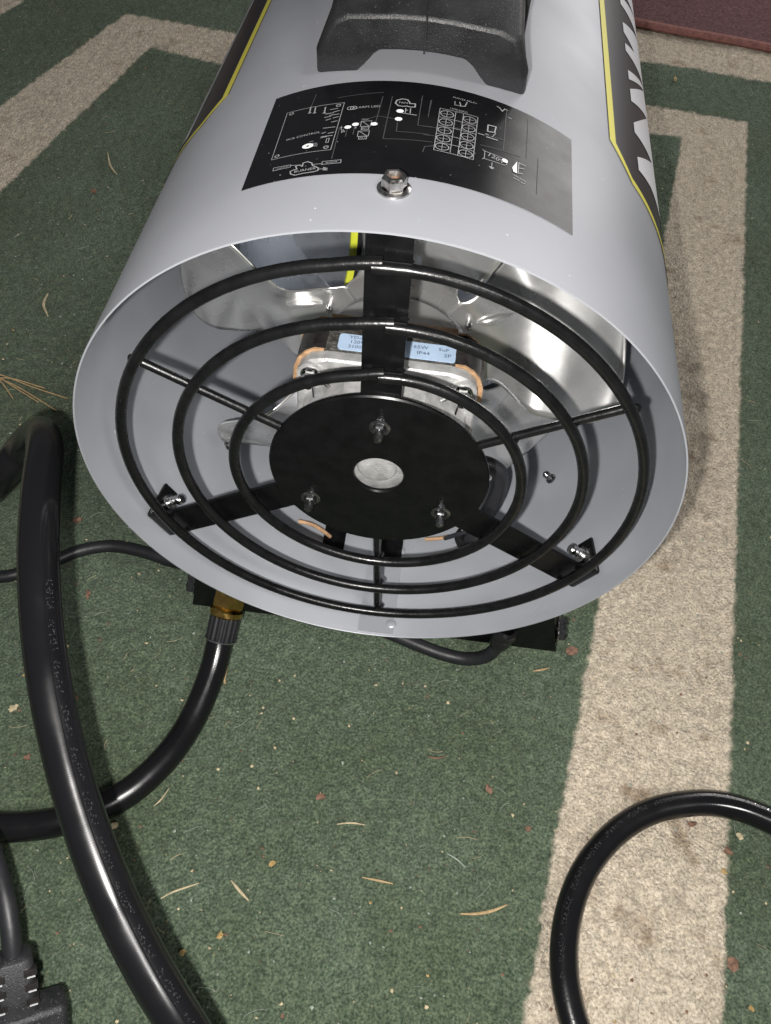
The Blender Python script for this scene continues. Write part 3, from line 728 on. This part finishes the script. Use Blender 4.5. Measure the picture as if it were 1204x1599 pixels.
# ---- fan
YF = .084
fanhub = MB().lathe([(.0001,YF-.012),(.012,YF-.012),(.014,YF-.002),(.030,YF),(.0405,YF+.0006),(.0405,YF+.0014),(.030,YF+.001),(.012,YF-.001)], 64, FY).build('fan', M['blade'], heater)
NB = 5; HWD = 31.0
for kb in range(NB):
    am = (20, 85, 164, 236, 308)[kb]; HB = (28, 24, 27, 28, 28)[kb]; LO, HI = ((-16,52.5),(52.5,124.5),(124.5,200),(200,272),(272,344))[kb]
    b = MB(); nr, na = 34, 28; vs = []
    r0_, r1_ = .034, .1065
    for i in range(nr):
        s_ = i/(nr-1); r_ = r0_ + (r1_-r0_)*(1-(1-s_)**1.15)
        u = max(0, min(1, (r_-.0440)/.013)); wr = 1-math.sqrt(u*(2-u)); hwd = HB
        if r_ > .092:
            u = min(1, (r_-.092)/(.0146)); hwd = HB - 9*(1-math.sqrt(max(0,1-u*u)))
        for j in range(na):
            t = -1 + 2*j/(na-1); lo_ = (am-hwd)*(1-wr) + (LO-.3)*wr; hi_ = (am+hwd)*(1-wr) + (HI+.3)*wr; a = math.radians(lo_ + (hi_-lo_)*(t+1)/2)
            k = max(0, min(1, (r_-.0445)/.026)); k = k*k*(3-2*k)
            y = YF + .0002*kb + k*(.020*t + .004*(1-t*t)) + .004*k*max(0,(r_-.08)/.026)
            vs.append((r_*math.cos(a), y, r_*math.sin(a)))
    fs = [(i*na+j, i*na+j+1, (i+1)*na+j+1, (i+1)*na+j) for i in range(nr-1) for j in range(na-1)]
    b.add(vs, fs); o = b.build('fan_blade', M['blade'], fanhub, angle=60)
    sm = o.modifiers.new('solid', 'SOLIDIFY'); sm.thickness = .0009
    # pressed rib and stud at the root of the blade
    def by(p):
        r_ = math.hypot(p.x, p.z); t = ((math.degrees(math.atan2(p.z, p.x)) - am + 180) % 360 - 180)/HB
        k = max(0, min(1, (r_-.0445)/.026)); k = k*k*(3-2*k)
        return YF + k*(.020*t + .004*(1-t*t))
    pa_ = {0: 38, 2: 141}.get(kb, am + 18); a = math.radians(pa_)
    c = Vector((.0405*math.cos(a), 0, .0405*math.sin(a))); c.y = by(c) - .0008
    dr_ = Vector((math.copysign(1, c.x)*.97, 0, .16 if kb == 0 else -.05)).normalized()
    if kb in (1, 3, 4): dr_ = Vector((math.cos(a), 0, math.sin(a))).normalized()
    P = [c + dr_*(.0035 + .0165*(k/8)) for k in range(9)]
    for p in P: p.y = by(p) - .0010
    MB().tube(P, [.0006,.0018,.0024,.0026,.0026,.0026,.0024,.0018,.0006], 12).build('pressed_rib', M['blade'], fanhub)
    q = c; MB().lathe([(.0017,0.003),(.0017,-.0045),(.0012,-.0052),(0,-.0054)], 14, frame(q, (0,1,0))).build('rivet', M['zinc'], fanhub)

# ---- behind the fan: burner tube, plate, wires
MB().lathe([(.090,.150),(.092,.149),(.0925,.150),(.0925,.48)], 96, FY).build('burner_tube', M['galv'], heater)
b = MB(); b.prism([(-.070,.05),(-.0655,-.008),(-.034,-.052),(-.028,-.060),(-.018,-.060),(-.030,.05)][::-1], .172, .1735); b.build('burner_baffle', M['galv'], heater)
WP = lambda L_, y: [on_plane(a_, b_, 1, y) for a_, b_ in L_]
MB().tube(spline(WP([(556,330),(553,385),(548,425),(538,470),(525,520)],.125),8), .0022, 8).build('earth_wire', M['ygwire'], heater)
MB().tube(spline(WP([(563,330),(561,385),(556,425),(546,470),(533,520)],.125),8), .0017, 8).build('motor_wire', M['cord'], heater)
MB().tube(spline(WP([(600,380),(590,415),(575,440),(558,460),(548,480)],.128),8), .0022, 8).build('earth_wire', M['ygwire'], heater)

# two thin black strips low in the shell under the motor, seen between disc and inner ring
for a0 in (-168.5, 176.0):
    F = frame(cylp(math.radians(a0), 0, R-.0010), -cylp(math.radians(a0),0,1), (0,1,0))
    MB().box((.047,-.0062,0),(.080,.0062,.0022),.0005,F).build('black_strip', M['blacksteel'], heater)
# grommet with the motor lead at the lower right and the lead itself
F = frame(cylp(math.radians(155), .0625, R-.001), -cylp(math.radians(155),0,1), (0,1,0))
MB().lathe([(.0035,.0),(.0035,.004),(.005,.0052),(.0085,.004),(.0090,.0)], 28, F).build('grommet', M['rubber'], heater)
MB().tube(spline(WP([(735,842),(752,815),(768,790),(779,762),(780,740),(768,728),(748,722)],.060),8), .0042, 14).build('motor_lead', M['cord'], heater)
MB().tube(spline(WP([(664,842),(684,841),(700,838)],.058),8), .0010, 8).build('red_lead', M['copper'], heater)
MB().tube(spline(WP([(694,841),(710,836),(728,830)],.057),8), .0012, 8).build('black_lead', M['cord'], heater)
MB().tube(spline(WP([(516,838),(500,826),(484,818),(466,814)],.056),8), .0011, 8).build('copper_lead', M['copper'], heater)
MB().tube([cylp(math.radians(155),.0625,.116),cylp(math.radians(155),.060,.1125)], .0016, 10).build('wire_end', M['white'], heater)
# small screws poking through the wall
for a0, y in ((-133.8,.0862),(132.2,.0892),(-133,.24),(133,.24)):
    d = -cylp(math.radians(a0),0,1)
    MB().lathe([(.0030,0),(.0030,.0006),(.0019,.0008),(.0019,.0052),(.0010,.0064),(0,.0066)], 16, frame(cylp(math.radians(a0), y, R-.0010), d)).build('wall_screw', M['blackscrew'], heater)

# ---- sheet-metal base
bx0, bx1, by0, by1, bz0, bz1 = -.1090, .1150, .036, .42, -.1805, -.1268
b = MB(); t = .0014
b.prism([(bx0,bz0),(bx1,bz0),(bx1-.013,bz1),(bx0+.010,bz1)], by0, by0+t)
base = b.build('base', M['blacksteel'], heater)
b = MB(); b.prism([(bx0,bz0),(bx0+t,bz0),(bx0+.010+t,bz1),(bx0+.010,bz1)], by0+t+.0003, by1); b.prism([(bx1-t,bz0),(bx1,bz0),(bx1-.013,bz1),(bx1-.013-t,bz1)], by0+t+.0003, by1); b.box((bx0+t, by1-t, bz0), (bx1-t, by1, bz1), .0004)
b.build('base_side', M['blacksteel'], base)
for fx_, fy_ in ((bx0+.012,.10),(bx1-.012,.10),(bx0+.012,.39),(bx1-.012,.39)):
    MB().lathe([(.010,FLOOR-.002),(.011,bz0-.004),(.009,bz0)], 24, Matrix.Translation((fx_, fy_, 0)), cap=True).build('rubber_foot', M['rubber'], base)
for (x_, nx_) in ((bx1, 1), (bx0, -1)):
    for yy in (.0475,):
        for zz in (-.168,):
            hexbolt('base_bolt', (x_-nx_*.0025, yy-.006, zz), (nx_,0,0), .0042, .0055, M['blackscrew'], base, cross=False)
            hexbolt('base_bolt', (x_-nx_*.0050, yy-.007, zz+.014), (nx_,0,0), .0036, .0050, M['blackscrew'], base, cross=False)

# ================================================================== GAS HOSE
def hose_marks(mb_src_pts, T, frames, rad, rng_idx, ang_dir, name, parent, seed, size=.00042, gap=.0016):
    """raised moulded lettering on the rubber: worn, unreadable lumps in glyph-like rows"""
    rr = random.Random(seed); b = MB(); i0, i1 = rng_idx; acc = 0; word = 0
    for i in range(i0, i1-1):
        p, q = mb_src_pts[i], mb_src_pts[i+1]; L = (q-p).length; s_ = 0
        while acc < L:
            word += 1
            if word % 9 in (0, 8) : acc += gap; continue
            c = p + (q-p)*(acc/L); n0, b0 = frames[i]
            d = ang_dir(c, T[i]); d = (d - T[i]*d.dot(T[i])).normalized(); sd = T[i].cross(d)
            for _ in range(rr.choice((3,4,5))):
                du = rr.uniform(-.5,.5)*gap*.75; dv = rr.uniform(-1,1)*.0013; a_ = dv/rad
                nrm = d*math.cos(a_) + sd*math.sin(a_)
                o_ = c + T[i]*du + nrm*(rad-.00005)
                L2 = rr.uniform(.3,.8)*size; e = T[i]*rr.choice((1,0,.6)) + sd*rr.choice((0,1,-.6))
                if e.length < .1: e = T[i].copy()
                e.normalize(); f_ = nrm.cross(e)
                vs = [o_+e*L2*1.6, o_+f_*size*.5, o_-e*L2*1.6, o_-f_*size*.5, o_+nrm*.00035]
                b.add(vs, [(0,1,4),(1,2,4),(2,3,4),(3,0,4)])
            acc += gap
        acc -= L
    o = b.build(name, M['marks'], parent, smooth=False); o['kind'] = 'stuff'; return o

ZH = FLOOR + .0070
nut = at_depth(350, 962, .50)
p0 = on_plane(362, 932, 1, .0355)
hp = [Vector((p0.x, .0300, -.1640)), Vector((p0.x-.003, .012, -.171))] 
brass0 = Vector((p0.x+.0005, .036, -.156)); dirn = (on_plane(343, 1000, 2, -.176) - brass0)
gas = thing('gas_hose', 'thick black gas hose on a brass fitting, curving left across the green carpet', 'hose', (p0.x, 0, FLOOR))
tip_ = on_plane(343, 1002, 2, -.178)
dn = (tip_ - brass0).normalized(); Lh = (tip_ - brass0).length
Fh = frame(brass0, dn)
def hexrow(r_, h): return [(r_*math.cos(PI/3*k+.3), r_*math.sin(PI/3*k+.3), h) for k in range(6)]
b = MB(); HX = [(.0088,-.004),(.0100,-.003),(.0100,Lh*.31),(.0092,Lh*.34)]
b.add([Fh @ Vector(v) for r_, h in HX for v in hexrow(r_, h)], [(q*6+k, q*6+(k+1) % 6, (q+1)*6+(k+1) % 6, (q+1)*6+k) for q in range(3) for k in range(6)] + [(18,19,20,21,22,23)])
b.lathe([(.0078,Lh*.33),(.0090,Lh*.36),(.0098,Lh*.40),(.0098,Lh*.48),(.0086,Lh*.52),(.0076,Lh*.53)], 32, Fh)
b.v = b.v; brass = b.build('brass_nut', M['brass'], gas, angle=30)
prof = []; b = MB()
nseg = 64
vs = []
for h, rr_ in ((Lh*.50,.0084),(Lh*.52,.0090),(Lh*.93,.0090),(Lh*.95,.0086)):
    for k in range(nseg):
        a = 2*PI*k/nseg; r_ = rr_ * (1 if k % 4 < 2 else .94); vs.append(Fh @ Vector((r_*math.cos(a), r_*math.sin(a), h)))
fs = [(i*nseg+k, i*nseg+(k+1) % nseg, (i+1)*nseg+(k+1) % nseg, (i+1)*nseg+k) for i in range(3) for k in range(nseg)] + [tuple(range(nseg))[::-1], tuple(range(3*nseg,4*nseg))]
b.add(vs, fs); b.build('crimp_collar', M['cord'], gas, angle=25)
MB().lathe([(.0080,Lh*.935),(.0092,Lh*.94),(.0092,Lh*.965),(.0080,Lh*.97)], 40, Fh, closed=True).build('collar_ring', M['zinc'], gas)
H1 = [brass0 + dn*Lh*.7, tip_, on_plane(331,1050,2,-.186), on_plane(303,1118,2,ZH), on_plane(262,1180,2,ZH), on_plane(205,1234,2,ZH), on_plane(140,1268,2,ZH), on_plane(70,1287,2,ZH), on_plane(-10,1290,2,ZH), on_plane(-90,1270,2,ZH), on_plane(-190,1200,2,ZH)]
HP = spline(H1, 14); t1 = MB().tube(HP, .0079, 28, uv=True); t1.build('hose_body', M['hose'], gas)

# near hose: rises from the carpet, arches over towards the camera and falls out of the bottom
N1 = [on_plane(-330,1010,2,ZH), on_plane(-200,930,2,ZH), on_plane(-90,835,2,ZH), at_depth(-12,760,0.475), at_depth(35,700,0.456), at_depth(62,676,0.431), at_depth(70,700,0.399), at_depth(64,770,0.374), at_depth(60,870,0.356), at_depth(68,1000,0.343), at_depth(90,1130,0.333), at_depth(125,1262,0.325), at_depth(172,1390,0.317), at_depth(225,1500,0.313), at_depth(284,1599,0.312), at_depth(350,1700,0.317), at_depth(450,1830,0.338), at_depth(560,1970,.380), on_plane(700,2080,2,ZH+.02), on_plane(860,2160,2,ZH), on_plane(1050,2200,2,ZH)]
near = thing('loose_hose', 'thick glossy black hose arching up close along the left side', 'hose', (float(N1[2].x), float(N1[2].y), FLOOR))
NP = spline(N1, 16); 
tb = MB().tube(NP, .0084, 36, uv=True); tb.build('hose_body', M['hose'], near)
hose_marks(NP, tb.T, tb.frames, .0084, (int(len(NP)*.42), int(len(NP)*.78)), lambda c, T: ((CAM-c).normalized() + Vector((.62,0,.0))), 'moulded_marks', near, 3, .00050, .0019)
# mould line beside the lettering
ml = []
for i in range(int(len(NP)*.42), int(len(NP)*.80)):
    d = (CAM-NP[i]).normalized() + Vector((.22,0,0)); d = (d - tb.T[i]*d.dot(tb.T[i])).normalized(); ml.append(NP[i] + d*.0083)
MB().tube(ml, .00028, 6).build('mould_line', M['hose'], near)

# right loop
RL = [on_plane(1420,1370,2,ZH), on_plane(1300,1330,2,ZH), on_plane(1204,1282,2,ZH), on_plane(1145,1260,2,ZH), on_plane(1088,1254,2,ZH), on_plane(1020,1266,2,ZH), on_plane(962,1300,2,ZH), on_plane(915,1356,2,ZH), on_plane(888,1425,2,ZH), on_plane(880,1500,2,ZH), on_plane(890,1575,2,ZH), on_plane(918,1650,2,ZH), on_plane(970,1740,2,ZH)]
loop = thing('looped_hose', 'black hose with moulded lettering looping over the cream band at lower right', 'hose', tuple(RL[8]))
RP = spline(RL, 14); tr = MB().tube(RP, .0071, 28, uv=True); tr.build('hose_body', M['hose'], loop)
hose_marks(RP, tr.T, tr.frames, .0071, (16, len(RP)-14), lambda c, T: Vector((0,0,1)) + (c - Vector((RL[9].x+.06, RL[9].y, c.z))).normalized()*.35, 'moulded_marks', loop, 5, .00060, .0019)

# ================================================================== POWER CORD
ZC = FLOOR + .0040
cordt = thing('power_cord', 'black power cord leaving the heater base, with its plug at the lower left corner', 'power cord', (.066, .03, FLOOR))
g0 = on_plane(790, 985, 1, .0355)
gl = Vector((g0.x, .0355, -.160)); tipg = on_plane(776, 1010, 2, -.176); dg = (tipg-gl).normalized(); Fg = frame(gl, dg); Lg = (tipg-gl).length
MB().lathe([(.0050,0),(.0072,.0008),(.0078,.003),(.0072,.0055),(.0060,.0065),(.0064,.0085),(.0066,Lg*.62),(.0058,Lg*.85),(.0044,Lg*.97)], 28, Fg).build('cord_gland', mat('glossy_black_plastic', (.012,.012,.013), .12), cordt)
C1 = [gl+dg*Lg*.6, tipg, on_plane(758,1025,2,-.186), on_plane(728,1029,2,ZC+.002), on_plane(690,1021,2,ZC), on_plane(650,1006,2,ZC), on_plane(600,985,2,ZC), on_plane(520,950,2,ZC), on_plane(430,916,2,ZC), on_plane(340,888,2,ZC), on_plane(275,878,2,ZC), on_plane(225,862,2,ZC), on_plane(175,853,2,ZC), on_plane(125,860,2,ZC), on_plane(75,880,2,ZC), on_plane(20,898,2,ZC), on_plane(-50,910,2,ZC), on_plane(-150,960,2,ZC), on_plane(-220,1100,2,ZC), on_plane(-180,1200,2,ZC+.01), at_depth(-90,1260,.405), at_depth(-28,1300,.385), at_depth(0,1370,.372), at_depth(15,1440,.365), at_depth(20,1500,.364), at_depth(23,1530,.368)]
CP = spline(C1, 12)
rr_ = [.0043 if p.y > 0.02 else .0042 for p in CP]
MB().tube(CP, .0041, 18).build('cord', M['cord'], cordt)
# plug with its slotted strain relief
pa, pb = at_depth(19,1492,.362), at_depth(27,1572,.368); dp = (pb-pa).normalized(); upv = (CAM-pa).normalized()
Fp = frame(pa, dp, dp.cross(upv)); Lp = (pb-pa).length     # local x = sideways, y ~ towards/away camera
b = MB()
rows_ = [(0,.0068,.0055),(.0008,.0078,.0062),(Lp,.0085,.0068),(Lp+.012,.0092,.0072)]
vs = []; nn = 32
for h, a_, b_ in rows_:
    for k in range(nn):
        t = 2*PI*k/nn; c_, s_ = math.cos(t), math.sin(t)
        vs.append(Fp @ Vector((a_*math.copysign(abs(c_)**.55,c_), b_*math.copysign(abs(s_)**.55,s_), h)))
fs = [(i*nn+k, i*nn+(k+1)%nn, (i+1)*nn+(k+1)%nn, (i+1)*nn+k) for i in range(3) for k in range(nn)] + [tuple(range(nn))[::-1]]
b.add(vs, fs); plug = MB()
sr = b.build('strain_relief', M['plug'], cordt, angle=50)
vdir = Fp.to_3x3().transposed() @ upv; sy = 1 if vdir.y > 0 else -1
for k in range(3):
    h = Lp*(.17+.27*k)
    for sx in (-1, 1):
        MB().box((sx*.0062-.0026, sy*.0052-.0014, h), (sx*.0062+.0026, sy*.0052+.0014, h+Lp*.12), .0002, Fp).build('slot', M['tape'], sr)
        MB().box((sx*.0064-.0016, sy*.0067-.0002, h+Lp*.12), (sx*.0064+.0016, sy*.0067+.0002, h+Lp*.12+.0005), 0, Fp).build('slot_edge', M['tick'], sr)
b = MB(); b.box((-.0195,-.0080,Lp+.0005),(.0170,.0080,Lp+.045),.0028,Fp); b.build('plug', M['plug'], cordt, angle=50)
b = MB(); b.box((.0035, sy*.0081-.0002, Lp+.003),(.0041, sy*.0081+.0003, Lp+.043), 0, Fp); b.box((-.0060, sy*.0081-.0002, Lp+.003),(-.0056, sy*.0081+.0003, Lp+.043), 0, Fp); b.build('parting_line', M['tape'], cordt)

# ================================================================== LITTER ON THE CARPET
ZL = FLOOR + .0024
def needle(pts, wd, m, name, label, cat):
    P = [on_plane(x, y, 2, ZL + .0006*math.sin(i*2.1)) for i, (x, y) in enumerate(pts)]; P = spline(P, 5); n_ = len(P)
    o = MB().tube(P, [wd*(.35+.65*math.sin(PI*min(.96,max(.06,i/(n_-1))))) for i in range(n_)], 6).build(name, m)
    return tag(o, label, cat)
def flake(px, py, w_px, h_px, ang_, m, label, cat='leaf bit', name='leaf_bit', seed=0):
    rr = random.Random(seed*31+int(px)); c = on_plane(px, py, 2, ZL+.0006); dep = (c-CAM).dot(MR @ Vector((0,0,-1)))
    a_, b_ = w_px*dep/FPX/2*.85, h_px*dep/FPX/2
    n_ = 11; vs = [(0,0,.0008)]; ca, sa = math.cos(ang_), math.sin(ang_)
    for k in range(n_):
        t = 2*PI*k/n_; q = 1 + rr.uniform(-.28,.28); x = a_*math.cos(t)*q; y = b_*math.sin(t)*q
        vs.append((x*ca - y*sa, x*sa + y*ca, rr.uniform(-.0006,.0010)))
    b = MB(); b.add([c + Vector(v) for v in vs] + [c + Vector(v) - Vector((0,0,.0005)) for v in vs[1:]], [(0,k,1+k % n_) for k in range(1,n_+1)] + [(k, n_+k, n_+1+(k % n_), 1+k % n_) for k in range(1,n_+1)])
    return tag(b.build(name, m, smooth=False), label, cat)
needle([(719,1427),(745,1427),(770,1422),(792,1413)], .00085, M['needle'], 'pine_needle', 'long tan dry needle left of the looped hose, curving up to its right end', 'needle')
needle([(566,1370),(590,1375),(614,1380)], .00060, M['needle'], 'pine_needle', 'reddish straight needle in the middle of the green carpet', 'needle')
needle([(526,1287),(548,1285),(570,1288)], .00055, M['straw'], 'pine_needle', 'pale orange needle above the middle of the green carpet', 'needle')
needle([(668,1181),(682,1184),(697,1181)], .00050, M['leaf'], 'pine_needle', 'small reddish bent needle below the heater rim', 'needle')
needle([(361,1375),(374,1391),(388,1406)], .00085, M['straw'], 'grass_straw', 'short straight straw right of the near hose', 'straw')
needle([(251,1403),(270,1393),(290,1386),(311,1379)], .00055, M['straw'], 'grass_straw', 'forked tan straw lying close to the near hose', 'straw')
needle([(240,1259),(252,1248),(264,1231)], .00045, M['straw'], 'grass_straw', 'thin curved straw between the two hoses', 'straw')
needle([(352,1068),(350,1058),(356,1040)], .00110, M['needle'], 'grass_straw', 'stubby tan straw touching the hose below the brass fitting', 'straw')
needle([(698,1333),(712,1341),(727,1354)], .00045, M['fluff'], 'grass_straw', 'pale grey-green thread on the carpet right of centre', 'straw')
needle([(832,1048),(846,1046),(858,1043)], .00070, M['needle'], 'grass_straw', 'orange twig just below the right foot of the base', 'straw')
needle([(168,238),(172,258),(182,272)], .00110, M['straw'], 'grass_straw', 'pale bent straw on the dark carpet left of the shell', 'straw')
needle([(75,458),(68,475),(75,494)], .00120, M['straw'], 'grass_straw', 'curled pale straw at the left, above the needle cluster', 'straw')
nc = thing('needle_cluster', 'cluster of long tan pine needles at the left edge', 'needles', tuple(on_plane(10,600,2,FLOOR)))
for L_ in ([(-40,580),(0,585),(50,604),(105,622)],[(-40,578),(20,600),(88,641)],[(-20,570),(5,600),(20,622)],[(-40,560),(0,590),(60,628)],[(-30,600),(10,590),(70,606)]):
    P = spline([on_plane(x, y, 2, ZL+.002) for x, y in L_], 5)
    MB().tube(P, .00052, 6).build('needle', M['needle'], nc)
flake(763,1232,10,16,.5,M['leaf'],'reddish brown leaf scrap right of centre on the green carpet')
flake(500,1244,18,9,.2,M['leaf'],'brick-red leaf scrap left of centre on the green carpet')
flake(425,1349,16,8,.8,M['leafy'],'small pale orange seed husk in the middle left of the carpet','seed husk','seed_husk')
flake(343,1461,14,9,.9,M['leafy'],'bright orange leaf scrap near the bottom of the green carpet')
flake(285,1487,11,10,.2,M['leafy'],'dull orange leaf scrap beside the bottom of the near hose')
flake(825,1294,12,8,.1,M['leaf'],'brown leaf scrap beside the cream band edge')
flake(893,1017,24,14,.2,M['leaf'],'crumpled brown leaf at the corner of the cream band below the base')
flake(1145,1506,24,20,.1,M['leaf'],'large brown leaf on the green strip right of the looped hose')
flake(1137,1330,15,14,.7,M['leaf'],'brown leaf scrap on the right edge of the cream band, under the hose arch')
flake(1131,1360,12,8,-.7,M['leafy'],'yellow-orange leaf scrap on the right edge of the cream band')
flake(1174,1575,12,7,-.9,M['leafy'],'yellow leaf scrap at the lower right corner')
flake(1080,1286,16,9,.2,M['leaf'],'brown leaf scrap on the cream band inside the hose loop')
flake(1156,1306,12,12,.5,M['straw'],'pale scrap on the green strip just under the looped hose')
flake(120,812,15,11,.1,M['leaf'],'orange-brown leaf scrap between the near hose and the heater')
flake(137,928,9,13,.1,M['leaf'],'brown leaf scrap in the green left of the gas fitting')
flake(118,1090,12,7,.1,M['leaf'],'brown scrap beside the shadow of the near hose')
flake(103,1010,9,7,.6,M['straw'],'pale chip on the edge of the near hose shadow','chip','wood_chip')
flake(43,1182,13,10,.1,M['leaf'],'brown leaf scrap left of the near hose')
flake(178,1290,14,10,.7,M['straw'],'pale tan husk where the two hoses cross','seed husk','seed_husk')
flake(146,298,10,12,.4,M['leaf'],'faded brown scrap on the carpet at the left of the shell')
flake(20,1106,18,9,.7,M['straw'],'pale straw-coloured leaf scrap at the left edge')
flake(1055,123,6,12,.0,M['leafy'],'yellow scrap on the green border strip near the red mat')

# fine crumbs, lint and dust: nobody could count them
b = {k: MB() for k in ('straw','leaf','fluff','leafy')}
for i in range(5200):
    x = random.uniform(-.55,.5); y = -.23 + 1.1*random.random()**1.6; k = random.choices(('straw','leaf','fluff','leafy'),(5,3,5,.4))[0]
    s_ = random.choice((.0002,.0003,.0004,.0005,.0008)); c = Vector((x,y,ZL)); vs = []
    for q in range(5): t = 2*PI*q/5; vs.append(c + Vector((s_*math.cos(t)*random.uniform(.6,1.6), s_*math.sin(t)*random.uniform(.6,1.6), random.uniform(-.0003,.0005))))
    b[k].add(vs + [c + Vector((0,0,.0006))], [(q,(q+1)%5,5) for q in range(5)])
for i in range(900):
    x = random.uniform(-.5,.45); y = -.23 + .9*random.random()**1.5; k = random.choices(('straw','fluff'),(2,4))[0]; a = random.uniform(0,2*PI); L_ = random.uniform(.003,.012); cv = random.uniform(-1.6,1.6)
    P = []; p = Vector((x,y,ZL+.0004))
    for q in range(6): P.append(p.copy()); p = p + Vector((math.cos(a),math.sin(a),random.uniform(-.08,.08)))*L_/5; a += cv/5
    b[k].tube(P, random.uniform(.00007,.00018), 3)
for k, nm, lb in (('straw','straw_crumbs','fine pale straw crumbs strewn over the carpet'),('leaf','leaf_crumbs','fine brown leaf crumbs strewn over the carpet'),('fluff','lint_threads','grey-green lint threads caught in the carpet pile'),('leafy','orange_crumbs','tiny orange leaf crumbs strewn over the carpet')):
    o = b[k].build(nm, M[k], smooth=False); tag(o, lb, 'litter'); o['kind'] = 'stuff'
